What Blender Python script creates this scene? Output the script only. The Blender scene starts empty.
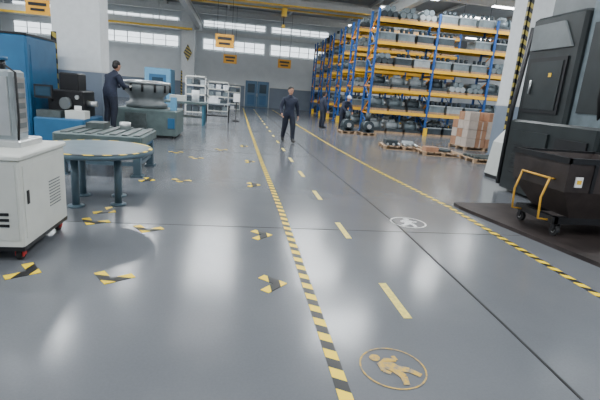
import bpy, math, random
from mathutils import Vector, Matrix
random.seed(4)
SC=bpy.context.scene
# ---------------------------------------------------------------- materials
def mat(name,col,rough=.5,metal=0.,var=.12,scale=6.,bump=0.,emit=0.,spec=.5):
    m=bpy.data.materials.new(name); m.use_nodes=True
    nt=m.node_tree; N=nt.nodes; L=nt.links; b=N['Principled BSDF']
    b.inputs['Roughness'].default_value=rough; b.inputs['Metallic'].default_value=metal
    b.inputs['Specular IOR Level'].default_value=spec
    tc=N.new('ShaderNodeTexCoord'); no=N.new('ShaderNodeTexNoise'); no.inputs['Scale'].default_value=scale; no.inputs['Detail'].default_value=4
    L.new(tc.outputs['Object'],no.inputs['Vector'])
    r=N.new('ShaderNodeValToRGB'); r.color_ramp.elements[0].position=.3; r.color_ramp.elements[1].position=.7
    r.color_ramp.elements[0].color=(*[c*(1-var) for c in col],1); r.color_ramp.elements[1].color=(*[min(1,c*(1+var)) for c in col],1)
    L.new(no.outputs['Fac'],r.inputs['Fac']); L.new(r.outputs['Color'],b.inputs['Base Color'])
    if bump:
        bp=N.new('ShaderNodeBump'); bp.inputs['Strength'].default_value=bump; bp.inputs['Distance'].default_value=.02
        L.new(no.outputs['Fac'],bp.inputs['Height']); L.new(bp.outputs['Normal'],b.inputs['Normal'])
    if emit:
        b.inputs['Emission Strength'].default_value=emit; b.inputs['Emission Color'].default_value=(*col,1)
    return m
def stripe_mat(name,period=.22,axis=(0.45,1,0),c1=(1.0,.70,.0,1)):
    m=bpy.data.materials.new(name); m.use_nodes=True
    nt=m.node_tree; N=nt.nodes; L=nt.links; b=N['Principled BSDF']; b.inputs['Roughness'].default_value=.4
    tc=N.new('ShaderNodeTexCoord'); dp=N.new('ShaderNodeVectorMath'); dp.operation='DOT_PRODUCT'
    dp.inputs[1].default_value=Vector(axis)/period; L.new(tc.outputs['Object'],dp.inputs[0])
    fr=N.new('ShaderNodeMath'); fr.operation='FRACT'; L.new(dp.outputs['Value'],fr.inputs[0])
    gt=N.new('ShaderNodeMath'); gt.operation='GREATER_THAN'; gt.inputs[1].default_value=.5; L.new(fr.outputs[0],gt.inputs[0])
    mx=N.new('ShaderNodeMix'); mx.data_type='RGBA'; mx.inputs[6].default_value=(.008,.008,.010,1); mx.inputs[7].default_value=c1
    L.new(gt.outputs[0],mx.inputs[0]); L.new(mx.outputs[2],b.inputs['Base Color'])
    return m
M={}
def D(k,*a,**kw): M[k]=mat(k,*a,**kw)
D('white_paint',(.68,.70,.71),.55,var=.05)
D('beam_white',(.62,.63,.62),.5,var=.06)
D('wall_white',(.60,.63,.65),.7,var=.05,scale=1.5)
D('wall_grey',(.18,.22,.28),.6,var=.08,scale=1.5)
D('ceiling_paint',(.32,.34,.35),.8,var=.08,scale=1.)
D('machine_blue',(.022,.115,.24),.4,var=.1,scale=3)
D('teal_blue',(.05,.17,.24),.4,var=.15,scale=4)
D('light_blue',(.14,.36,.56),.4,var=.06)
D('black_metal',(.012,.012,.014),.4,.2)
D('dark_rubber',(.010,.010,.011),.7)
D('dark_green',(.016,.021,.022),.38,.1,var=.3,scale=3)
D('hood_grey',(.14,.155,.16),.4,.1,var=.15,scale=3)
D('cabinet_cream',(.60,.61,.57),.45,var=.04)
D('cabinet_side',(.52,.53,.50),.45,var=.04)
D('silver',(.55,.56,.56),.3,.7,var=.08)
D('cast_iron',(.10,.12,.12),.45,.5,var=.2,scale=8)
D('bench_green',(.10,.14,.14),.5,.1,var=.2,scale=5)
D('table_blue',(.085,.135,.17),.35,.2,var=.15,scale=4)
D('rack_blue',(.015,.085,.30),.45,var=.08)
D('rack_orange',(.90,.32,.02),.45,var=.06)
D('rack_yellow',(.92,.50,.03),.45,var=.06)
D('load_grey',(.16,.20,.22),.4,.25,var=.25,scale=4)
D('load_dark',(.045,.06,.07),.45,.3,var=.3,scale=4)
D('load_light',(.33,.37,.39),.45,.1,var=.15)
D('wood',(.38,.25,.15),.75,var=.25,scale=12,bump=.3)
D('cardboard',(.36,.19,.11),.8,var=.12,scale=5)
D('plastic_wrap',(.50,.42,.36),.35,var=.1)
D('steel_plate',(.042,.032,.030),.5,.3,var=.45,scale=3,bump=.2)
D('red_caster',(.45,.02,.02),.5)
D('safety_yellow',(.85,.52,.02),.4,var=.08)
D('sign_orange',(.80,.38,.02),.5,var=.05)
D('handle_orange',(.62,.33,.03),.5,var=.15)
D('paint_yellow',(.76,.62,.13),.5,var=.2,scale=25)
D('door_blue',(.08,.17,.28),.5,var=.05)
D('glass_bright',(.86,.94,1.),.3,var=.05,scale=.8,emit=2.2)
D('lamp_glow',(1,1,1),.3,var=0,emit=14)
D('label_white',(.8,.8,.8),.5,var=.02)
D('screen',(.02,.05,.08),.2,var=.1)
D('uniform_navy',(.018,.024,.048),.8,var=.25,scale=14,bump=.3)
D('trouser_navy',(.012,.016,.030),.85,var=.25,scale=14,bump=.3)
D('shoe_black',(.01,.01,.01),.45)
D('skin_tone',(.50,.27,.18),.55,var=.05)
D('hair_black',(.012,.010,.010),.6,var=.3,scale=60)
D('lips',(.30,.10,.08),.5)
D('eye',(.03,.02,.02),.2)
D('cap_white',(.7,.72,.75),.7)
D('glove_white',(.65,.65,.62),.8)
M['hazard']=stripe_mat('hazard',.2,(.55,1,0))
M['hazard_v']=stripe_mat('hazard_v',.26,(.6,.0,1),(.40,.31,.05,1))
M['hazard_r']=stripe_mat('hazard_r',.26,(1,1,0))
def worn_mat(name,col,lo,hi):
    m=mat(name,col,.45,var=.15,scale=30); nt=m.node_tree;N=nt.nodes;L=nt.links;b=N['Principled BSDF']
    src=b.inputs['Base Color'].links[0].from_socket
    no=N.new('ShaderNodeTexNoise'); no.inputs['Scale'].default_value=28; no.inputs['Detail'].default_value=6
    tc=N.new('ShaderNodeTexCoord'); L.new(tc.outputs['Object'],no.inputs['Vector'])
    mr=N.new('ShaderNodeMapRange'); mr.inputs['From Min'].default_value=lo; mr.inputs['From Max'].default_value=hi; L.new(no.outputs['Fac'],mr.inputs['Value'])
    mx=N.new('ShaderNodeMix'); mx.data_type='RGBA'; mx.inputs[7].default_value=(.14,.145,.155,1)
    L.new(mr.outputs['Result'],mx.inputs[0]); L.new(src,mx.inputs[6]); L.new(mx.outputs[2],b.inputs['Base Color'])
    return m
M['faded_yellow']=worn_mat('faded_yellow',(.62,.38,.03),.42,.68)
M['faded_white']=worn_mat('faded_white_paint',(.80,.80,.80),.47,.75)
def floor_mat():
    m=bpy.data.materials.new('epoxy_floor'); m.use_nodes=True
    nt=m.node_tree; N=nt.nodes; L=nt.links; b=N['Principled BSDF']
    tc=N.new('ShaderNodeTexCoord')
    n1=N.new('ShaderNodeTexNoise'); n1.inputs['Scale'].default_value=.5; n1.inputs['Detail'].default_value=6; n1.inputs['Roughness'].default_value=.6
    n2=N.new('ShaderNodeTexNoise'); n2.inputs['Scale'].default_value=60; n2.inputs['Detail'].default_value=3
    for n in (n1,n2): L.new(tc.outputs['Object'],n.inputs['Vector'])
    r=N.new('ShaderNodeValToRGB'); r.color_ramp.elements[0].position=.3; r.color_ramp.elements[1].position=.72
    r.color_ramp.elements[0].color=(.122,.129,.143,1); r.color_ramp.elements[1].color=(.150,.157,.171,1)
    L.new(n1.outputs['Fac'],r.inputs['Fac'])
    mx=N.new('ShaderNodeMix'); mx.data_type='RGBA'; mx.blend_type='OVERLAY'; mx.inputs[0].default_value=.10
    L.new(r.outputs['Color'],mx.inputs[6]); L.new(n2.outputs['Fac'],mx.inputs[7]); L.new(mx.outputs[2],b.inputs['Base Color'])
    mr=N.new('ShaderNodeMapRange'); mr.inputs['To Min'].default_value=.12; mr.inputs['To Max'].default_value=.25
    L.new(n1.outputs['Fac'],mr.inputs['Value']); L.new(mr.outputs['Result'],b.inputs['Roughness'])
    bp=N.new('ShaderNodeBump'); bp.inputs['Strength'].default_value=.03; bp.inputs['Distance'].default_value=.01
    L.new(n2.outputs['Fac'],bp.inputs['Height']); L.new(bp.outputs['Normal'],b.inputs['Normal'])
    b.inputs['Specular IOR Level'].default_value=.6
    return m
M['epoxy_floor']=floor_mat()
# ---------------------------------------------------------------- mesh builder
class B:
    def __init__(s): s.v=[]; s.f=[]; s.mi=[]; s.sm=[]; s.mats=[]; s.T=Matrix.Identity(4)
    def mid(s,k):
        if k not in s.mats: s.mats.append(k)
        return s.mats.index(k)
    def add(s,vs,fs,k,smooth=False):
        o=len(s.v); s.v+=[tuple(s.T@Vector(p)) for p in vs]; i=s.mid(k)
        for q in fs: s.f.append(tuple(o+j for j in q)); s.mi.append(i); s.sm.append(smooth)
    def box(s,x0,x1,y0,y1,z0,z1,k):
        s.add([(x0,y0,z0),(x1,y0,z0),(x1,y1,z0),(x0,y1,z0),(x0,y0,z1),(x1,y0,z1),(x1,y1,z1),(x0,y1,z1)],
              [(0,3,2,1),(4,5,6,7),(0,1,5,4),(1,2,6,5),(2,3,7,6),(3,0,4,7)],k)
    def cham(s,x0,x1,y0,y1,z0,z1,k,c=.02):
        def ring(i,z): return [(x0+i+c,y0+i,z),(x1-i-c,y0+i,z),(x1-i,y0+i+c,z),(x1-i,y1-i-c,z),(x1-i-c,y1-i,z),(x0+i+c,y1-i,z),(x0+i,y1-i-c,z),(x0+i,y0+i+c,z)]
        vs=ring(0,z0)+ring(0,z1-c)+ring(c,z1)
        fs=[tuple(range(7,-1,-1)),tuple(range(16,24))]
        for r in (0,8):
            for j in range(8): fs.append((r+j,r+(j+1)%8,r+8+(j+1)%8,r+8+j))
        s.add(vs,fs,k)
    def cyl(s,p0,p1,r0,k,r1=None,seg=16,caps=True):
        if r1 is None: r1=r0
        s.tube([p0,p1],[r0,r1],k,seg)
    def tube(s,pts,rs,k,seg=10,smooth=True,round_end=False):
        pts=[Vector(p) for p in pts]
        if not isinstance(rs,(list,tuple)): rs=[rs]*len(pts)
        if round_end:
            dr=(pts[-1]-pts[-2]).normalized(); pts=pts+[pts[-1]+dr*rs[-1]*.7]; rs=list(rs)+[rs[-1]*.55]
        vs=[];n=len(pts); prev=None
        for i,p in enumerate(pts):
            t=(pts[min(i+1,n-1)]-pts[max(i-1,0)]).normalized()
            if prev is None:
                a=Vector((0,0,1)) if abs(t.z)<.9 else Vector((1,0,0))
                e=t.cross(a).normalized()
            else: e=(prev-t*prev.dot(t)).normalized()
            prev=e; g=t.cross(e)
            for j in range(seg):
                an=2*math.pi*j/seg; vs.append(p+(e*math.cos(an)+g*math.sin(an))*rs[i])
        side=[]
        for i in range(n-1):
            for j in range(seg): side.append((i*seg+j,i*seg+(j+1)%seg,(i+1)*seg+(j+1)%seg,(i+1)*seg+j))
        s.add(vs,side,k,smooth)
        o=len(s.v)-len(vs); i=s.mid(k)
        s.f.append(tuple(o+j for j in range(seg-1,-1,-1))); s.mi.append(i); s.sm.append(False)
        s.f.append(tuple(o+(n-1)*seg+j for j in range(seg))); s.mi.append(i); s.sm.append(False)
    def lathe(s,c,prof,k,seg=32,smooth=True):
        c=Vector(c); vs=[];n=len(prof)
        for r,z in prof:
            for j in range(seg):
                a=2*math.pi*j/seg; vs.append(c+Vector((r*math.cos(a),r*math.sin(a),z)))
        fs=[]
        for i in range(n-1):
            for j in range(seg): fs.append((i*seg+j,i*seg+(j+1)%seg,(i+1)*seg+(j+1)%seg,(i+1)*seg+j))
        fs.append(tuple(range(seg-1,-1,-1))); fs.append(tuple((n-1)*seg+j for j in range(seg)))
        s.add(vs,fs,k,smooth)
    def prism(s,poly,ax,a0,a1,k):
        n=len(poly); vs=[]
        for a in (a0,a1):
            for p,q in poly: vs.append({'x':(a,p,q),'y':(p,a,q),'z':(p,q,a)}[ax])
        fs=[tuple(range(n-1,-1,-1)),tuple(range(n,2*n))]
        for j in range(n): fs.append((j,(j+1)%n,n+(j+1)%n,n+j))
        s.add(vs,fs,k)
    def ell(s,c,r,k,su=14,sv=10,R=None):
        c=Vector(c); vs=[]; fs=[]
        R=R or Matrix.Identity(3)
        for i in range(1,sv):
            th=math.pi*i/sv
            for j in range(su):
                ph=2*math.pi*j/su
                vs.append(c+R@Vector((r[0]*math.sin(th)*math.cos(ph),r[1]*math.sin(th)*math.sin(ph),r[2]*math.cos(th))))
        a=len(vs); vs.append(c+R@Vector((0,0,r[2]))); vs.append(c+R@Vector((0,0,-r[2])))
        for i in range(sv-2):
            for j in range(su): fs.append((i*su+j,(i+1)*su+j,(i+1)*su+(j+1)%su,i*su+(j+1)%su))
        for j in range(su):
            fs.append((a,j,(j+1)%su)); fs.append((a+1,(sv-2)*su+(j+1)%su,(sv-2)*su+j))
        s.add(vs,fs,k,True)
    def make(s,name,loc=(0,0,0),rz=0,bevel=0):
        import bmesh
        me=bpy.data.meshes.new(name); me.from_pydata(s.v,[],s.f)
        for k in s.mats: me.materials.append(M[k])
        for p,i,q in zip(me.polygons,s.mi,s.sm): p.material_index=i; p.use_smooth=q
        bm=bmesh.new(); bm.from_mesh(me); bmesh.ops.recalc_face_normals(bm,faces=bm.faces); bm.to_mesh(me); bm.free()
        ob=bpy.data.objects.new(name,me); bpy.context.collection.objects.link(ob)
        ob.location=loc; ob.rotation_euler=(0,0,rz)
        return ob
# ---------------------------------------------------------------- room
XL,XR,YB,YF,ZC=-20,22,-6,42,8.0
b=B(); b.box(XL,XR,YB,YF,-.1,0,'epoxy_floor'); b.make('floor')
b=B(); b.box(XL,XR,YB,YF,ZC,ZC+.1,'ceiling_paint'); b.make('ceiling')
wn=[0]
def pane(x0,x1,y0,y1,z0,z1,axis,nx):
    wn[0]+=1; w=B()
    w.box(x0,x1,y0,y1,z0,z1,'glass_bright')
    t=.07
    if axis=='y':
        yy0,yy1=y0-.06,y0+.0
        w.box(x0,x1,yy0,yy1,z0,z0+t,'beam_white'); w.box(x0,x1,yy0,yy1,z1-t,z1,'beam_white')
        for i in range(nx+1):
            x=x0+(x1-x0-t)*i/nx; w.box(x,x+t,yy0,yy1,z0,z1,'beam_white')
        zz=(z0+z1)/2; w.box(x0,x1,yy0+.02,yy1,zz-.02,zz+.02,'beam_white')
    else:
        xx0,xx1=(x1,x1+.06) if x0<0 else (x0-.06,x0)
        w.box(xx0,xx1,y0,y1,z0,z0+t,'beam_white'); w.box(xx0,xx1,y0,y1,z1-t,z1,'beam_white')
        for i in range(nx+1):
            y=y0+(y1-y0-t)*i/nx; w.box(xx0,xx1,y,y+t,z0,z1,'beam_white')
    w.make('window_%d'%wn[0])
b=B(); b.box(XL,XR,YF,YF+.2,0,1.9,'wall_grey'); b.box(XL,XR,YF,YF+.2,1.9,ZC,'wall_white'); b.make('wall_back')
b=B(); b.box(XL-.2,XL,YB,YF,0,1.9,'wall_grey'); b.box(XL-.2,XL,YB,YF,1.9,ZC,'wall_white'); b.make('wall_left')
b=B(); b.box(XR,XR+.2,YB,YF,0,1.9,'wall_grey'); b.box(XR,XR+.2,YB,YF,1.9,ZC,'wall_white'); b.make('wall_right')
b=B(); b.box(XL,XR,YB-.2,YB,0,1.9,'wall_grey'); b.box(XL,XR,YB-.2,YB,1.9,ZC,'wall_white'); b.make('wall_front')
for x0,x1 in ((-19,-12.6),(-12,-5.4),(-3.3,2.3),(2.8,8.2),(10.5,16)):
    pane(x0,x1,YF-.04,YF-.005,4.75,5.75,'y',6)
    pane(x0,x1,YF-.04,YF-.005,6.7,7.3,'y',6)
for y0 in (-4,4,12,20,28): 
    pane(XL+.005,XL+.04,y0,y0+6.5,3.6,6.2,'x',6)  # left wall is out of view; glowing panes added here to light the hall
    pane(XR-.04,XR-.005,y0,y0+6.5,4.6,6.2,'x',6)
b=B(); b.box(XL,XR,YF-.25,YF-.07,6.15,6.4,'beam_white'); b.make('trim_1')
b=B(); b.box(XL,XR,YF-.12,YF-.0,1.86,1.96,'beam_white'); b.make('trim_2')
b=B(); 
b.box(.6,2.95,YF-.09,YF-.001,0,2.45,'beam_white')
b.box(.68,1.76,YF-.14,YF-.09,.02,2.37,'door_blue'); b.box(1.79,2.87,YF-.14,YF-.09,.02,2.37,'door_blue')
for x in (.9,2.0):
    b.box(x,x+.65,YF-.15,YF-.14,1.3,2.1,'screen'); b.box(x,x+.65,YF-.15,YF-.14,.2,1.1,'machine_blue')
b.cyl((1.72,YF-.18,.95),(1.72,YF-.18,1.25),.02,'silver'); b.cyl((1.84,YF-.18,.95),(1.84,YF-.18,1.25),.02,'silver')
b.make('door_1')
for y in (4,11,18,25.3,32,39):
    b=B(); b.box(XL,XR,y-.12,y+.12,7.75,7.79,'beam_white'); b.box(XL,XR,y-.03,y+.03,7.4,7.75,'beam_white'); b.box(XL,XR,y-.12,y+.12,7.36,7.4,'beam_white')
    b.box(XL,XR,y-.02,y+.02,7.79,8.0,'beam_white'); b.make('ceiling_beam')
for x in (-16,-11,-6,-1,4,9,14,19):
    b=B(); b.box(x-.06,x+.06,YB,YF,7.8,7.98,'beam_white'); b.make('ceiling_purlin')
LX=(-15,-10,-5.5,-1.,4.2,9.5,14.8,19.5)
for y in (-3,1,7.5,14.5,19.5,24,27.5,35.5):
    for xi,x in enumerate(LX):
        if y>26 and -12<x<9: continue
        b=B(); b.box(x-1.1,x+1.1,y-.2,y+.2,7.12,7.2,'beam_white')
        for q in (-.1,.1): b.cyl((x-1.05,y+q,7.09),(x+1.05,y+q,7.09),.03,'lamp_glow',seg=8)
        for q in (-.9,.9): b.cyl((x+q,y,7.2),(x+q,y,8.0),.01,'black_metal',seg=6)
        b.make('fluorescent_lamp')
        if xi in (0,2,4,6) or (xi in(1,3,5) and y in (7.5,19.5,24,35.5)):
            l=bpy.data.lights.new('lamp_light','AREA'); l.shape='RECTANGLE'; l.size=2.1; l.size_y=.4; l.energy=265; l.color=(.93,.975,1)
            o=bpy.data.objects.new('lamp_light',l); o.location=(x,y,7.04); bpy.context.collection.objects.link(o)
def column(x,y,w=.62,dp=.4,top=2.7):
    b=B()
    b.box(x-w,x+w,y-dp,y+dp,0,1.75,'wall_grey'); b.box(x-w+.01,x+w-.01,y-dp+.01,y+dp-.01,1.75,8.0,'white_paint')
    b.box(x-w-.03,x+w+.03,y-dp-.03,y+dp+.03,0,.12,'wall_grey')
    b.box(x-w-.005,x+w+.005,y-dp-.005,y+dp+.005,1.73,1.77,'beam_white')
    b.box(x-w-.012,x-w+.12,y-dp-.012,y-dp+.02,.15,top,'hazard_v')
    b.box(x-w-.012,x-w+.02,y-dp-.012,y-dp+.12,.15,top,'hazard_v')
    return b
column(-4.35,13.4).make('structural_column')
b=column(-4.35,40,.55,.4)
b.prism([(-4.7,4.2),(-4.35,3.5),(-4.0,4.2),(-4.35,4.9)],'y',39.54,39.59,'hazard_v'); b.make('structural_column')
column(9.1,13.2,.6,.4,6.2).make('structural_column')
column(9.6,40,.55,.4).make('structural_column')
for x in (-4.35,9.4):
    b=B(); xx=x+(.9 if x<0 else -.9)
    b.box(xx-.18,xx+.18,YB,YF-.3,6.85,6.9,'beam_white'); b.box(xx-.04,xx+.04,YB,YF-.3,6.35,6.85,'beam_white'); b.box(xx-.18,xx+.18,YB,YF-.3,6.3,6.35,'beam_white')
    for y in (13.2,40): b.box(min(x,xx),max(x,xx),y-.15,y+.15,6.1,6.3,'beam_white')
    b.make('crane_runway_beam')
b=B()
for y in (29.6,31.1):
    b.box(-3.6,8.6,y-.2,y+.2,6.95,7.32,'beam_white'); b.box(-3.6,8.6,y-.21,y+.21,6.91,6.98,'safety_yellow')
b.box(2.65,2.95,30.0,30.7,6.4,6.9,'safety_yellow'); b.cyl((2.8,30.35,6.5),(2.8,30.35,5.9),.03,'black_metal'); b.box(2.7,2.9,30.25,30.45,5.7,5.9,'safety_yellow')
b.make('overhead_crane')
b=B(); b.box(-19.5,-3.9,38.2,38.6,5.9,6.05,'safety_yellow'); b.box(-19.5,-3.9,38.3,38.5,6.05,6.5,'beam_white'); 
for x in (-18,-12,-6.5): b.cyl((x,38.4,6.5),(x,38.4,8),.04,'beam_white')
b.make('crane_bridge_side')
def sign(x,y,z,w=1.1,h=.8,top=8.):
    b=B(); b.box(x-w/2,x+w/2,y-.03,y+.03,z-h/2,z+h/2,'sign_orange')
    b.box(x-w*.38,x+w*.38,y-.036,y-.03,z+h*.08,z+h*.3,'black_metal'); b.box(x-w*.3,x+w*.3,y-.036,y-.03,z-h*.28,z-h*.1,'black_metal')
    for q in (-.4,.4): b.cyl((x+q*w,y,z+h/2),(x+q*w,y,top),.012,'black_metal',seg=6)
    b.make('hanging_sign')
sign(-.95,29,4.4,1.15,.8); sign(-.75,38,3.9,1.1,.7); sign(3.8,38,3.9,1.1,.7); sign(-8.1,20,4.15,.9,.55)
# ---------------------------------------------------------------- floor markings
def strip(name,pts,w,k,z=.004):
    b=B(); n=len(pts); vs=[]
    for x,y in pts: vs+=[(x-w/2,y,0.0005),(x+w/2,y,.0005),(x-w/2,y,z),(x+w/2,y,z)]
    fs=[]
    for i in range(n-1):
        a=4*i;c=4*i+4
        fs+=[(a+2,a+3,c+3,c+2),(a,a+2,c+2,c),(a+3,a+1,c+1,c+3)]
    fs+=[(0,1,3,2)]
    b.add(vs,fs,k); return b.make(name)
strip('lane_tape',[(.66,.5),(.67,5.7),(.61,10),(.55,18),(.5,38)],.082,'hazard')
strip('lane_tape',[(3.38,.5),(3.42,3.2),(3.5,6.4),(3.28,9.7),(3.14,14.2),(3.05,38)],.082,'hazard')
strip('floor_joint_line',[(2.0,.3),(2.12,2.8),(2.2,5.3),(2.12,9),(2.04,13.7),(1.95,38)],.02,'dark_rubber')
b=B()
for y in (5.0,11.2,17.4,23.6): b.box(-14,16,y-.006,y+.006,.0003,.002,'dark_rubber')
b.make('floor_expansion_joint')
b=B()
y=1.0
while y<36: 
    b.box(1.37-.034,1.37+.034,y,y+.62,.0005,.004,'paint_yellow'); y+=1.84
b.make('lane_dashes')
def mark(x,y,a):
    b=B()
    for rr in (0,math.pi/2):
        b.T=Matrix.Rotation(rr,4,'Z')
        b.box(-.045,.21,-.043,.043,.0005,.004 if rr==0 else .005,'hazard_r')
    b.make('floor_corner_mark',(x,y,0),a)
for x,y,a in ((-1.62,3.6,2.2),(-.99,3.44,.6),(.43,3.43,2.4),(-.96,4.74,.6),(.4,4.72,2.4),(-1.6,4.95,.5),(-1.5,5.45,2.),(-.92,7.4,.6),(-1.38,7.4,2.2),(.4,7.4,2.4),(-.9,9.9,.6),(.4,9.9,2.4),(-.4,11.5,.6),(-1.4,10.6,1),(.3,12.6,2.4)): mark(x,y,a)
def pictogram(cx,cy,r,k,t=.93,q=1.3):
    b=B(); n=48; vs=[];fs=[]
    for i in range(n):
        a=2*math.pi*i/n
        for rr in (r,r*t): 
            vs.append((rr*math.cos(a),rr*math.sin(a),.003))
    for i in range(n): j=(i+1)%n; fs.append((2*i,2*j,2*j+1,2*i+1))
    b.add(vs,fs,k)
    def limb(p,qq,w0,w1,z):
        p=Vector(p)*r;qq=Vector(qq)*r;t=(qq-p).normalized();g=Vector((-t.y,t.x));w0*=r*q;w1*=r*q
        b.add([(*(p+g*w0),z),(*(p-g*w0),z),(*(qq-g*w1),z),(*(qq+g*w1),z)],[(0,1,2,3)],k)
    m=16; b.add([(.17*r*math.cos(2*math.pi*i/m),r*.64+.17*r*math.sin(2*math.pi*i/m),.003) for i in range(m)],[tuple(range(m))],k)
    L=[((0,.42),(0,-.1),.18,.15),((.04,-.06),(.25,-.42),.11,.09),((.25,-.42),(.28,-.78),.08,.07),((-.04,-.06),(-.15,-.45),.11,.09),((-.15,-.45),(-.42,-.7),.08,.07),
     ((.12,.38),(.38,.12),.07,.06),((.38,.12),(.5,.3),.06,.05),((-.12,.38),(-.36,.1),.07,.06),((-.36,.1),(-.3,-.12),.06,.05)]
    for i,l in enumerate(L): limb(*l,.003+.0002*i)
    return b
pictogram(0,0,.21,'faded_yellow',.95).make('pedestrian_floor_sign',(1.03,2.24,.001),0.7)
pictogram(0,0,.25,'faded_white',.9,1.4).make('pedestrian_floor_sign',(2.40,5.42,.001),-.2)
# ---------------------------------------------------------------- pallet racks
LEV=(1.1,2.15,3.2,4.3,5.3)
def unit(b,x,y,z,kind):
    k=random.choice(('load_grey','load_grey','load_dark','load_light'))
    if kind==0:
        b.box(x-.42,x+.42,y-.45,y+.45,z,z+.1,'wood')
        b.box(x-.40,x+.40,y-.40,y-.1,z+.1,z+.24,'load_dark')
        b.cyl((x-.40,y,z+.36),(x+.2,y,z+.36),.22,k,seg=12); b.cyl((x+.2,y,z+.36),(x+.27,y,z+.36),.29,'load_grey',seg=12)
        b.cyl((x+.27,y,z+.36),(x+.45,y,z+.36),.14,'silver',seg=10); b.box(x-.36,x+.2,y-.28,y+.28,z+.1,z+.22,'load_dark')
        b.box(x-.25,x+.05,y-.14,y+.14,z+.56,z+.68,k)
    elif kind==1:
        b.box(x-.42,x+.42,y-.45,y+.45,z,z+.1,'wood'); b.box(x-.4,x+.4,y-.42,y+.42,z+.1,z+.45,k)
        b.box(x-.43,x+.43,y-.44,y+.44,z+.39,z+.45,'load_light')
        for i in range(3): b.cyl((x-.25+.25*i,y-.3,z+.45),(x-.25+.25*i,y-.3,z+.63),.09,'load_dark',seg=8)
    else:
        b.box(x-.42,x+.42,y-.45,y+.45,z,z+.1,'wood')
        for i in (-.28,0,.28): b.cyl((x+i,y-.42,z+.24),(x+i,y+.4,z+.24),.135,k,seg=10)
        for i in (-.14,.14): b.cyl((x+i,y-.42,z+.47),(x+i,y+.4,z+.47),.13,'load_grey',seg=10)
def rack(y0,bays,x0=6.35,H=5.75):
    b=B(); W=3.0; dp=1.1
    for i in range(bays+1):
        x=x0+i*W
        for yy in (y0,y0+dp):
            b.box(x-.05,x+.05,yy-.045,yy+.045,0,H,'rack_blue'); b.box(x-.09,x+.09,yy-.08,yy+.08,0,.03,'rack_blue')
        z=.3; s=0
        while z<H-.7:
            ya,yb=(y0,y0+dp) if s%2==0 else (y0+dp,y0)
            b.tube([(x,ya,z),(x,yb,z+.65)],.028,'rack_orange' if s%2 else 'rack_blue',6)
            b.box(x-.03,x+.03,y0,y0+dp,z-.03,z+.03,'rack_orange' if s%2 else 'rack_blue'); z+=.65; s+=1
        b.box(x-.1,x+.1,y0-.16,y0-.1,0,.4,'safety_yellow')
    for i in range(bays):
        for zi,z in enumerate(LEV):
            for yy in (y0-.05,y0+dp+.0):
                b.box(x0+i*W+.05,x0+(i+1)*W-.05,yy,yy+.05,z-.15,z,'rack_yellow')
            b.box(x0+i*W+.05,x0+(i+1)*W-.05,y0,y0+dp,z-.02,z-.005,'load_dark')
        for z in (0,)+LEV:
            kind=random.choice((0,0,1,1,2))
            for q in (.54,1.5,2.46):
                if random.random()<.97: unit(b,x0+i*W+q,y0+.50,z,kind if random.random()<.85 else random.choice((0,1,2)))
    b.make('pallet_rack')
rack(20.8,4)
for i,y in enumerate((24.4,27.4,30.6,33.6,37.0)): rack(y,2 if i<4 else 1)
# ---------------------------------------------------------------- left side equipment
b=B()
x0,x1,y0,y1=-2.75,-1.77,3.8,4.78
b.cham(x0,x1,y0,y1,.14,.9,'cabinet_cream',.015)
b.cham(x0-.02,x1+.02,y0-.02,y1+.02,.9,.94,'cabinet_cream',.012)
b.box(x0+.03,x1-.03,y0-.006,y0,.2,.86,'cabinet_side'); b.box(x0+.4,x0+.41,y0-.008,y0-.004,.2,.86,'black_metal')
b.box(x1,x1+.006,y0+.06,y1-.06,.2,.84,'cabinet_cream')
for i in range(9): b.box(x1+.004,x1+.012,y0+.55,y0+.8,.36+i*.03,.368+i*.03,'hood_grey')
b.box(x1+.004,x1+.012,y0+.1,y0+.14,.5,.62,'black_metal')
for i,w in enumerate((.24,.3,.2)): b.box(x1-.1-w,x1-.1,y0-.012,y0-.006,.42-i*.05,.445-i*.05,'black_metal')
b.box(x0,x1,y0+.0,y1,.1,.14,'black_metal')
for cx in (x0+.1,x1-.07):
    for cy in (y0+.08,y1-.08):
        b.cyl((cx-.02,cy,.05),(cx+.02,cy,.05),.05,'dark_rubber'); b.cyl((cx-.024,cy,.05),(cx+.024,cy,.05),.028,'red_caster')
        b.box(cx-.035,cx-.027,cy-.03,cy+.03,.04,.11,'red_caster'); b.box(cx+.027,cx+.035,cy-.03,cy+.03,.04,.11,'red_caster')
b.make('rolling_equipment_cabinet')
b=B()
b.cham(-2.45,-1.92,4.2,4.66,.94,1.0,'silver',.01)
b.cham(-2.36,-1.99,4.27,4.54,1.0,1.62,'load_light',.02)
b.box(-2.33,-2.02,4.25,4.27,1.04,1.56,'silver'); b.box(-1.99,-1.978,4.31,4.50,1.06,1.56,'silver')
for i in range(5): b.box(-1.98,-1.972,4.34,4.47,1.1+i*.09,1.15+i*.09,'hood_grey')
b.cyl((-2.15,4.4,1.62),(-2.15,4.4,1.70),.06,'black_metal'); b.cyl((-2.15,4.4,1.70),(-2.15,4.4,1.73),.08,'machine_blue')
b.cyl((-2.15,4.4,1.73),(-2.15,4.4,1.77),.02,'silver')
b.tube([(-2.05,4.3,1.66),(-1.95,4.27,1.6),(-1.94,4.25,1.2),(-1.95,4.24,1.0)],.01,'dark_rubber',8)
b.make('force_gauge_instrument')
b=B(); c=(-1.82,5.95,0)
b.lathe(c,[(.70,.66),(.72,.67),(.72,.71),(.70,.725)],'table_blue',48)
b.lathe(c,[(.715,.7255),(.715,.7285)],'hazard_r',48,False); b.lathe(c,[(.67,.7285),(.67,.7305)],'table_blue',48,False)
b.lathe(c,[(.22,.58),(.3,.66)],'table_blue',24)
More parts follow.
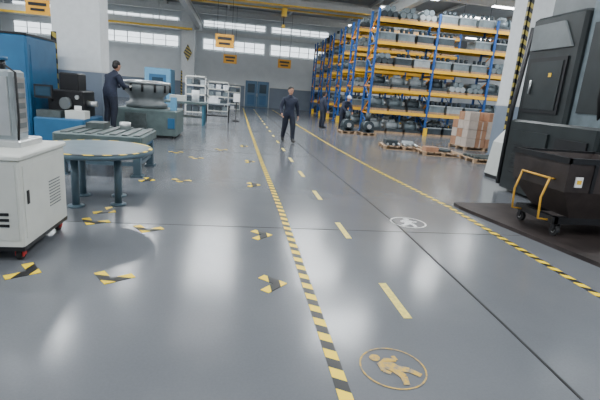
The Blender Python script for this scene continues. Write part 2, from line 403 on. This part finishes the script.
for a in (1.25*math.pi+.35,1.75*math.pi+.3,.3*math.pi,.75*math.pi):
    px,py=c[0]+.36*math.cos(a),c[1]+.36*math.sin(a)
    b.cyl((px,py,.02),(px,py,.66),.045,'table_blue'); b.lathe((px,py,0),[(.10,0),(.10,.02),(.05,.03)],'table_blue',16)
b.make('round_inspection_table')
b=B(); x0,x1,y0,y1=-2.95,-1.55,7.5,8.85
b.cham(x0,x1,y0,y1,.55,.7,'bench_green',.02)
for i in range(7):
    x=x0+.12+i*.19; b.box(x,x+.1,y0+.02,y1-.02,.7,.72,'cast_iron')
b.box(x0+.05,x1-.05,y0+.05,y1-.05,.47,.55,'machine_blue')
for x in (x0+.1,x1-.1):
    for yy in (y0+.12,y1-.12):
        b.box(x-.06,x+.06,yy-.06,yy+.06,.03,.5,'table_blue'); b.box(x-.1,x+.1,yy-.1,yy+.1,0,.03,'table_blue')
b.box(x0+.1,x1-.1,y0+.1,y0+.16,.18,.24,'table_blue'); b.box(x1-.13,x1-.07,y0+.1,y1-.1,.18,.24,'table_blue')
b.box(x0+.3,x0+.6,y0+.7,y0+1.1,.72,.82,'cast_iron'); b.cyl((x0+.9,y0+1,.72),(x0+.9,y0+1,.84),.1,'silver')
b.make('t_slot_work_table')
b=B(); x0,x1,y0,y1=-9,-4.72,10.95,12.6
b.cham(x0,x1,y0,y1,.1,2.4,'machine_blue',.03); b.box(x0+.1,x1-.1,y0+.1,y1-.1,0,.1,'black_metal')
for i in range(5): 
    x=x0+.2+i*.82; b.box(x,x+.76,y0-.02,y0,.2,2.2,'machine_blue'); b.box(x+.6,x+.63,y0-.05,y0-.02,1.0,1.3,'silver')
b.box(x1,x1+.01,y0+.15,y1-.15,.3,2.2,'machine_blue')
b.box(x0+.0,x1,y0,y1,2.4,2.44,'black_metal')
b.make('machine_enclosure')
b=B(); b.T=Matrix.Translation((-3.45,0,0))@Matrix.Scale(.8,4,Vector((1,0,0)))@Matrix.Translation((3.45,0,0))
b.cham(-4.9,-3.55,10.75,12.3,.05,.62,'machine_blue',.03); b.box(-4.8,-3.6,10.8,12.2,0,.05,'black_metal')
b.cham(-4.75,-3.75,11.3,12.2,.62,1.25,'black_metal',.03); b.cham(-4.5,-3.95,11.5,12.1,1.25,1.66,'black_metal',.03)
b.box(-4.1,-3.55,10.9,11.25,.62,.8,'cabinet_cream'); b.box(-4.85,-4.2,10.85,11.2,.62,.78,'cast_iron')
b.tube([(-4.6,11.5,.9),(-4.62,11.1,1.1),(-4.6,10.95,1.2)],.03,'black_metal'); b.box(-4.88,-4.4,10.86,10.94,1.05,1.35,'black_metal'); b.box(-4.84,-4.44,10.85,10.86,1.1,1.31,'screen')
b.cyl((-4.2,11.3,.95),(-4.2,11.1,.95),.14,'hood_grey'); b.cyl((-3.9,11.3,1.1),(-3.9,11.22,1.1),.05,'silver')
b.cyl((-3.75,11.6,.95),(-3.45,11.6,.95),.07,'silver'); b.box(-4.0,-3.8,11.28,11.3,.7,.9,'label_white')
b.make('machine_tool_with_console')
b=B(); b.box(-3.5,-2.6,11.6,12.75,.24,.3,'cast_iron')
for x in (-3.45,-2.7): 
    for y in (11.65,12.65): b.box(x,x+.06,y,y+.06,0,.24,'black_metal')
b.box(-3.5,-2.6,11.3,11.6,.12,.16,'cast_iron'); b.box(-3.5,-3.45,11.3,11.65,0,.16,'black_metal'); b.box(-2.65,-2.6,11.3,11.65,0,.16,'black_metal')
b.make('step_platform')
b=B()
b.cham(-3.5,-1.75,13.25,15.0,.08,.82,'bench_green',.04); b.box(-3.4,-1.85,13.3,14.9,0,.08,'black_metal')
b.lathe((-2.75,14.1,0),[(.6,.82),(.62,.95),(.5,1.0),(.5,1.15),(.66,1.3),(.68,1.5),(.64,1.52)],'hood_grey',36)
b.lathe((-2.75,14.1,0),[(.70,1.52),(.70,1.6),(.4,1.63)],'silver',36)
for i in range(12):
    a=i*math.pi/6; b.cyl((-2.75+.68*math.cos(a),14.1+.68*math.sin(a),1.3),(-2.75+.68*math.cos(a),14.1+.68*math.sin(a),1.52),.035,'black_metal',seg=8)
b.box(-2.0,-1.8,13.22,13.25,.3,.6,'machine_blue'); b.box(-3.2,-2.6,13.22,13.25,.25,.7,'cast_iron'); b.box(-1.95,-1.8,13.4,13.7,.82,1.2,'light_blue')
b.make('rotary_table_machine')
b=B(); 
for x in (-3.6,-1.4):
    for y in (18.1,19.1): b.box(x,x+.08,y,y+.08,0,.85,'teal_blue')
b.box(-3.65,-1.25,18.0,19.25,.85,.93,'bench_green'); b.box(-3.5,-2.9,18.2,18.8,.93,1.3,'machine_blue'); b.box(-2.7,-2.1,18.3,18.9,.93,1.15,'cabinet_cream')
b.cyl((-1.7,18.5,.93),(-1.7,18.5,1.4),.15,'cap_white'); b.box(-3.5,-1.4,18.15,19.1,.3,.35,'cast_iron')
b.make('parts_workbench')
b=B(); b.cham(-6.2,-4.5,31,33,.0,2.5,'light_blue',.04); b.box(-5.9,-4.8,30.97,31,.2,2.1,'machine_blue'); b.box(-5.7,-5.0,30.95,30.97,1.2,1.9,'screen'); b.make('test_booth')
for x,y,w,h in ((-3.1,27,1.2,2.1),(-2.0,30,1.4,1.9),(-1.0,34,1.2,1.7)):
    b=B()
    for zz in [i*h/4 for i in range(5)]: b.box(x,x+w,y,y+.6,max(zz-.04,0.0),zz+.04,'cabinet_cream')
    for xx in (x,x+w-.05):
        for yy in (y,y+.55): b.box(xx,xx+.05,yy,yy+.05,0,h+.04,'beam_white')
    for zz in [i*h/4+.04 for i in range(4)]:
        for q in range(3): b.box(x+.08+q*w/3,x+.08+q*w/3+w/4.2,y+.1,y+.5,zz,zz+h/4-.2,random.choice(('load_light','cap_white','load_grey','load_dark')))
    b.make('storage_shelf')
b=B(); b.box(-1.5,-.35,20.7,21.5,.8,.86,'load_light')
for x in (-1.48,-.42):
    for y in (20.72,21.42): b.box(x,x+.06,y,y+.06,0,.8,'black_metal')
b.box(-1.4,-.45,20.8,21.4,.25,.3,'black_metal'); b.box(-1.3,-.9,20.9,21.2,.86,1.15,'cap_white'); b.box(-.8,-.5,20.9,21.3,.86,1.0,'load_dark')
b.make('assembly_table')
b=B(); b.lathe((-.05,22.0,0),[(.2,0),(.2,.04),(.03,.07),(.03,1.0)],'black_metal',16); b.box(-.2,.1,21.97,21.99,.95,1.35,'label_white'); b.make('sign_stand')
# ---------------------------------------------------------------- right side
def pallet(b,x0,y0,w=1.2,d=1.0,z=0):
    for i in range(3): b.box(x0,x0+w,y0+i*(d-.1)/2,y0+i*(d-.1)/2+.1,z,z+.02,'wood')
    for i in range(3):
        for j in range(3): b.box(x0+j*(w-.1)/2,x0+j*(w-.1)/2+.1,y0+i*(d-.1)/2,y0+i*(d-.1)/2+.1,z+.02,z+.1,'wood')
    for i in range(7): b.box(x0+i*(w-.12)/6,x0+i*(w-.12)/6+.12,y0,y0+d,z+.1,z+.125,'wood')
b=B(); pallet(b,0,0,1.4,1.1)
for i in range(6): b.cyl((.15+.2*i,.1,.17),(.25+.18*i,.95,.17),.04,'silver',seg=8)
b.box(.1,.5,.2,.7,.125,.3,'load_dark'); b.cyl((.9,.5,.125),(.9,.5,.28),.2,'load_light'); b.make('loaded_pallet',(4.95,14.0,0),-.15)
b=B(); pallet(b,0,0,1.3,1.1); b.box(.1,.5,.1,.5,.125,.27,'cardboard'); b.cyl((.8,.5,.125),(.8,.5,.2),.25,'load_dark'); b.box(.55,1.1,.7,1.0,.125,.2,'silver'); b.make('loaded_pallet',(5.9,12.9,0),-.1)
b=B(); pallet(b,0,0,1.2,1.0); 
for i in range(4): b.box(.05,1.15,.08+.22*i,.2+.22*i,.125,.19,'cast_iron')
b.make('loaded_pallet',(7.0,11.8,0),-.05)
b=B(); pallet(b,0,0,1.6,1.3)
for k in range(4):
    for i in range(4):
        for j in range(3):
            if k==3 and random.random()<.3: continue
            b.cham(.03+i*.39,.03+i*.39+.375,.03+j*.42,.03+j*.42+.4,.125+k*.33,.125+k*.33+.32,random.choice(('cardboard','cardboard','plastic_wrap')),.008)
            if j==0: b.box(.03+i*.39+.15,.03+i*.39+.2,.027+j*.42,.03+j*.42,.13+k*.33,.43+k*.33,'plastic_wrap')
b.make('carton_stack_on_pallet',(8.6,15.3,0))
for x,y in ((5.0,19.4),(5.85,19.1)):
    b=B(); pallet(b,-.35,-.4,.7,.8); b.cyl((0,-.3,.4),(0,.3,.4),.25,'load_dark'); b.box(-.25,.25,-.3,.3,.125,.25,'load_dark'); b.cyl((0,0,.6),(0,0,1.0),.12,'load_dark'); b.cyl((0,-.38,.4),(0,-.3,.4),.1,'silver')
    b.make('gearbox_on_pallet',(x,y,0))
b=B(); b.prism([(6.1,.08),(7.3,.08),(7.3,1.15),(6.45,1.15),(6.2,.85)],'y',8.75,9.75,'cabinet_side')
b.prism([(6.1,.0),(7.3,.0),(7.3,.08),(6.1,.08)],'y',8.8,9.7,'black_metal')
for i in range(6): b.box(6.35,6.9,8.735,8.75,.3+i*.06,.32+i*.06,'load_dark')
b.box(6.5,6.9,8.73,8.75,.75,.95,'cabinet_cream'); b.tube([(6.3,8.9,1.0),(6.1,8.7,1.1),(6.05,8.6,.6),(6.2,8.55,.02)],.02,'dark_rubber',8)
b.make('electrical_cabinet')
b=B(); b.prism([(3.66,6.55),(6.2,6.75),(8,6.75),(8,3.4),(4.1,3.7),(3.62,6.3)],'z',0.0,.05,'steel_plate'); b.make('steel_floor_plate')
b=B(); X=5.5
b.cham(X,X+2.8,5.95,8.2,.055,1.45,'dark_green',.04)
b.cham(X+.1,X+2.8,6.85,8.2,1.45,3.35,'dark_green',.05)
b.prism([(5.95,1.45),(6.85,1.45),(6.85,3.5),(6.55,3.5),(5.95,2.5)],'x',X+.2,X+2.7,'load_grey')
b.prism([(6.05,1.65),(6.72,1.65),(6.72,3.1),(6.5,3.1),(6.05,2.35)],'x',X+.17,X+.2,'dark_green')
b.box(X-.03,X,6.1,6.8,.25,1.2,'black_metal'); b.box(X-.04,X,7.0,8.0,.3,1.25,'dark_green')
for i in range(7): b.box(X-.05,X-.04,7.1,7.9,.42+i*.09,.44+i*.09,'black_metal')
b.cham(X+.35,X+2.6,6.95,8.1,3.35,4.0,'hood_grey',.05)
b.box(X+.07,X+.1,7.05,8.05,1.6,2.6,'black_metal'); b.box(X+.055,X+.07,7.12,7.98,1.67,2.53,'dark_green')
b.box(X+.045,X+.055,7.35,7.42,2.25,2.32,'safety_yellow'); b.cyl((X+.03,7.85,1.95),(X+.03,7.85,2.2),.02,'silver',seg=8)
b.prism([(7.0,2.75),(8.1,2.75),(8.1,3.2),(7.3,3.2)],'x',X+.06,X+.1,'hood_grey')
b.tube([(X+.3,6.3,1.45),(X+.05,6.15,1.9),(X+.1,6.2,2.6),(X+.3,6.5,3.3)],.035,'dark_rubber',10)
b.tube([(X+.02,8.25,.1),(X+.02,8.25,1.6),(X+.15,8.25,3.2)],.05,'black_metal',10)
b.prism([(4.4,.055),(5.95,.055),(5.95,1.2),(5.0,1.2),(4.4,.8)],'x',X+.45,X+2.8,'dark_green')
b.prism([(5.0,1.2),(5.95,1.2),(5.95,2.5),(5.6,2.5)],'x',X+.5,X+2.7,'hood_grey')
b.prism([(5.2,1.35),(5.9,1.35),(5.9,2.2),(5.65,2.2)],'x',X+.47,X+.5,'load_grey')
b.make('machining_center')
b=B(); z=.05
def bin_(b):
    lo=[(4.35,4.85,z+.26),(5.1,4.85,z+.26),(5.1,5.6,z+.26),(4.35,5.6,z+.26)]
    mi=[(4.1,4.75,z+.62),(5.35,4.75,z+.62),(5.35,5.8,z+.62),(4.1,5.8,z+.62)]
    hi=[(4.1,4.75,z+1.02),(5.4,4.75,z+1.02),(5.4,5.85,z+1.02),(4.1,5.85,z+1.02)]
    inn=[(4.14,4.79,z+1.02),(5.36,4.79,z+1.02),(5.36,5.81,z+1.02),(4.14,5.81,z+1.02)]
    bot=[(4.3,4.9,z+.5),(5.2,4.9,z+.5),(5.2,5.6,z+.5),(4.3,5.6,z+.5)]
    vs=lo+mi+hi+inn+bot; fs=[(3,2,1,0)]
    for r in (0,4,8,12):
        for j in range(4): fs.append((r+j,r+(j+1)%4,r+4+(j+1)%4,r+4+j))
    fs.append((16,17,18,19)); b.add(vs,fs,'steel_plate')
bin_(b)
for yy in (4.74,5.81): b.box(4.08,5.42,yy,yy+.05,z+.98,z+1.05,'black_metal')
b.box(4.07,4.12,4.74,5.86,z+.98,z+1.05,'black_metal'); b.box(5.38,5.43,4.74,5.86,z+.98,z+1.05,'black_metal')
for x in (4.45,4.95): b.box(x,x+.05,4.735,4.75,z+.62,z+.98,'black_metal')
b.box(4.15,5.3,4.85,4.93,z+.17,z+.26,'black_metal'); b.box(4.15,5.3,5.55,5.63,z+.17,z+.26,'black_metal'); b.box(4.12,4.2,4.85,5.63,z+.17,z+.26,'black_metal'); b.box(5.22,5.3,4.85,5.63,z+.17,z+.26,'black_metal')
for cx in (4.22,5.2):
    for cy in (4.9,5.6):
        b.cyl((cx-.025,cy,z+.07),(cx+.025,cy,z+.07),.07,'dark_rubber'); b.cyl((cx-.03,cy,z+.07),(cx+.03,cy,z+.07),.03,'silver')
        b.box(cx-.045,cx-.032,cy-.03,cy+.03,z+.06,z+.17,'black_metal'); b.box(cx+.032,cx+.045,cy-.03,cy+.03,z+.06,z+.17,'black_metal')
for yy in (4.95,5.5):
    b.tube([(4.1,yy,z+.75),(4.02,yy-.01,z+.76),(3.95,yy-.01,z+.5),(3.97,yy-.01,z+.22),(4.12,yy,z+.2)],.014,'handle_orange',8)
b.tube([(4.02,4.93,z+.76),(4.02,5.5,z+.76)],.014,'handle_orange',8)
b.box(4.22,4.32,4.735,4.75,z+.69,z+.82,'label_white'); b.box(4.24,4.30,4.73,4.735,z+.73,z+.78,'safety_yellow')
b.make('tipping_hopper_cart')
# ---------------------------------------------------------------- people
def seg_dist(p,a,c):
    ab=c-a; t=max(0,min(1,(p-a).dot(ab)/max(ab.length_squared,1e-9))); return (p-(a+ab*t)).length
def person(name,loc,rz,J,head_rot=(0,0,0),cap=None,glove=False,fat=1.08):
    rad=dict(pelvis=.15,waist=.14,chest=.165,upchest=.115,neck=.070,necktop=.060,
             shl=.080,ell_=.062,wrl=.040,shr=.080,elr=.062,wrr=.040,
             hil=.118,knl=.084,anl=.062,tol=.042,hir=.118,knr=.084,anr=.062,tor=.042,
             mtl=.074,mtr=.074,mal=.072,mar=.072)
    for k in rad:
        if k not in('neck','necktop','tol','tor'): rad[k]*=fat
    V={k:Vector(v) for k,v in J.items()}
    for s in 'lr':
        el='ell_' if s=='l' else 'elr'
        V['mt'+s]=V['kn'+s].lerp(V['an'+s],.4)+Vector((0,.02,0)); V['ma'+s]=V['sh'+s].lerp(V[el],.45)
    E=[('pelvis','waist','j'),('waist','chest','j'),('chest','upchest','j'),('upchest','neck','j'),('neck','necktop','s')]
    for s in 'lr':
        el='ell_' if s=='l' else 'elr'
        E+=[('upchest','sh'+s,'j'),('sh'+s,'ma'+s,'j'),('ma'+s,el,'j'),(el,'wr'+s,'j'),('pelvis','hi'+s,'t'),('hi'+s,'kn'+s,'t'),('kn'+s,'mt'+s,'t'),('mt'+s,'an'+s,'t'),('an'+s,'to'+s,'f')]
    keys=list(V.keys()); ix={k:i for i,k in enumerate(keys)}
    me=bpy.data.meshes.new('sk'); me.from_pydata([V[k] for k in keys],[(ix[a],ix[c]) for a,c,_ in E],[])
    ob=bpy.data.objects.new('sk',me); bpy.context.collection.objects.link(ob)
    ob.modifiers.new('skin','SKIN')
    sv=me.skin_vertices[0].data
    for k in keys: 
        sv[ix[k]].radius=(rad[k],rad[k]); sv[ix[k]].use_root=(k=='pelvis')
    ss=ob.modifiers.new('sub','SUBSURF'); ss.levels=3; ss.render_levels=3
    bpy.context.view_layer.update()
    ev=ob.evaluated_get(bpy.context.evaluated_depsgraph_get()); em=bpy.data.meshes.new_from_object(ev)
    b=B()
    fk={'j':'uniform_navy','t':'trouser_navy','s':'skin_tone','f':'shoe_black'}
    vs=[v.co.copy() for v in em.vertices]
    groups={}
    for p in em.polygons:
        c=sum((vs[i] for i in p.vertices),Vector())/len(p.vertices)
        best=min(E,key=lambda e:seg_dist(c,V[e[0]],V[e[1]])-.6*(rad[e[0]]+rad[e[1]])/2)
        k=fk[best[2]]
        if best[2]=='t' and c.z>.86: k='uniform_navy'
        if best[:2]==('pelvis','waist') and c.z<.86: k='trouser_navy'
        groups.setdefault(k,[]).append(tuple(p.vertices))
    b.v=[tuple(v) for v in vs]
    for k,fs in groups.items():
        i=b.mid(k)
        for q in fs: b.f.append(q); b.mi.append(i); b.sm.append(True)
    bpy.data.objects.remove(ob)
    HR=Matrix.Rotation(head_rot[2],4,'Z')@Matrix.Rotation(head_rot[0],4,'X')
    b.T=Matrix.Translation(V['necktop'])@HR@Matrix.Translation(Vector((0,-.012,.105)))@Matrix.Scale(1.05,4)
    b.ell((0,0,.015),(.080,.097,.108),'skin_tone',20,14); b.ell((0,-.03,-.05),(.060,.064,.064),'skin_tone',16,10)
    b.ell((0,-.098,-.012),(.013,.018,.026),'skin_tone',10,8)
    for s in (-1,1):
        b.ell((s*.081,.005,-.005),(.012,.02,.032),'skin_tone',8,8)
        b.ell((s*.030,-.086,.012),(.014,.008,.007),'eye',8,6); b.ell((s*.031,-.089,.034),(.018,.007,.004),'hair_black',8,6)
    b.ell((0,-.088,-.058),(.022,.009,.007),'lips',10,6)
    if cap:
        b.ell((0,.008,.055),(.088,.107,.082),cap,20,12); b.ell((0,-.10,.055),(.06,.06,.008),cap,14,6)
        b.ell((0,.03,-.0),(.082,.078,.07),'hair_black',16,10)
    else:
        b.ell((0,.018,.056),(.087,.100,.084),'hair_black',20,14); b.ell((0,.040,-.0),(.084,.070,.08),'hair_black',16,10)
    b.T=Matrix.Identity(4)
    nk=V['neck']; b.tube([nk+Vector((0,0,-.045)),nk+Vector((0,0,.015))],[.098,.078],'uniform_navy',16)
    for s in 'lr':
        sg=1 if s=='l' else -1
        w=V['wr'+s]; e=V['ell_' if s=='l' else 'elr']; dr=(w-e).normalized()
        side=Vector((0,-1,0)); side=(side-dr*side.dot(dr)).normalized()
        nrm=dr.cross(side).normalized()
        if nrm.x*sg>0: nrm=-nrm
        R=Matrix((side,nrm,dr)).transposed()
        k='glove_white' if glove else 'skin_tone'
        b.tube([w-dr*.03,w+dr*.03],[.046,.043],'uniform_navy',12)
        b.tube([w+dr*.0,w+dr*.05],[.028,.03],k,10)
        b.ell(w+dr*.085,(.043,.018,.052),k,12,8,R)
        for i,(off,L) in enumerate(((.030,.070),(.010,.080),(-.010,.074),(-.029,.058))):
            p0=w+dr*.115+side*off; p1=p0+dr*L*.45+nrm*.008; p2=p1+dr*L*.33+nrm*.018; p3=p2+dr*L*.2+nrm*.02
            b.tube([p0,p1,p2,p3],[.0095,.009,.0082,.007],k,8,round_end=True)
        p0=w+dr*.055+side*.03; b.tube([p0,p0+side*.022+dr*.025+nrm*.006,p0+side*.03+dr*.055+nrm*.014],[.012,.0105,.0085],k,8,round_end=True)
    for s in 'lr':
        a=V['an'+s]; t=V['to'+s]; 
        c=(a+t)/2; f=(t-a); f.z=0; ang=math.atan2(f.x,-f.y)
        R=Matrix.Rotation(ang,3,'Z')
        zz=min(a.z-.085,t.z-.04)
        b.ell(Vector((c.x,c.y,zz+.045)),(.052,.148,.045),'shoe_black',16,8,R)
    return b.make(name,loc,rz)
stand=dict(pelvis=(0,0,.96),waist=(0,0,1.10),chest=(0,-.01,1.26),upchest=(0,0,1.40),neck=(0,.0,1.49),necktop=(0,-.01,1.56),
  shl=(.185,0,1.375),ell_=(.275,.03,1.12),wrl=(.30,-.07,.88),shr=(-.185,0,1.375),elr=(-.275,.03,1.12),wrr=(-.30,-.07,.88),
  hil=(.10,0,.90),knl=(.12,-.03,.50),anl=(.125,.03,.09),tol=(.14,-.11,.045),hir=(-.10,0,.90),knr=(-.12,-.03,.50),anr=(-.125,.03,.09),tor=(-.14,-.11,.045))
walk=dict(stand); walk.update(knl=(.12,-.17,.52),anl=(.12,-.22,.10),tol=(.14,-.36,.055),knr=(-.12,.02,.50),anr=(-.13,.22,.14),tor=(-.14,.10,.05),
  ell_=(.29,.09,1.14),wrl=(.32,.08,.90),elr=(-.29,.0,1.13),wrr=(-.29,-.19,.95))
person('walking_man',(1.70,14.35,0),0.1,walk,(.08,0,.1),fat=1.12)
work=dict(stand); work.update(chest=(0,-.07,1.26),upchest=(0,-.11,1.38),neck=(0,-.15,1.46),necktop=(0,-.18,1.52),shl=(.18,-.11,1.36),shr=(-.18,-.11,1.36),
  ell_=(.26,-.2,1.13),wrl=(.17,-.42,1.12),elr=(-.26,-.2,1.13),wrr=(-.15,-.42,1.12))
person('machine_operator',(-3.25,12.0,.3),math.pi*.8,work,(.25,0,0),glove=True)
person('warehouse_worker',(4.25,21.6,0),1.9,stand,(.1,0,.2))
lean=dict(work); lean.update(upchest=(0,-.2,1.33),chest=(0,-.12,1.23),neck=(0,-.27,1.40),necktop=(0,-.31,1.45),shl=(.18,-.2,1.32),shr=(-.18,-.2,1.32),ell_=(.25,-.3,1.08),elr=(-.25,-.3,1.08),wrl=(.17,-.48,.92),wrr=(-.15,-.48,.92))
person('warehouse_worker',(5.15,21.0,0),.4,lean,(.35,0,0),cap='cap_white')
# ---------------------------------------------------------------- world + camera
w=bpy.data.worlds.new('world'); SC.world=w; w.use_nodes=True
w.node_tree.nodes['Background'].inputs[0].default_value=(.7,.8,.95,1); w.node_tree.nodes['Background'].inputs[1].default_value=.6
cam=bpy.data.cameras.new('camera'); cam.lens=430/600*36; cam.sensor_width=36; cam.clip_end=200
co=bpy.data.objects.new('camera',cam); bpy.context.collection.objects.link(co)
d=Vector((-62,112,-430)).normalized(); r=math.radians(4.6); t=math.atan((-62*math.sin(r)+112*math.cos(r))/430)
u=Vector((math.sin(r)*math.cos(t),math.cos(r)*math.cos(t),math.sin(t))); u=(u-d*u.dot(d)).normalized(); xx=d.cross(u)
mw=Matrix((xx,d,u)).to_4x4(); mw.translation=Vector((0,0,1.62)); co.matrix_world=mw
SC.camera=co
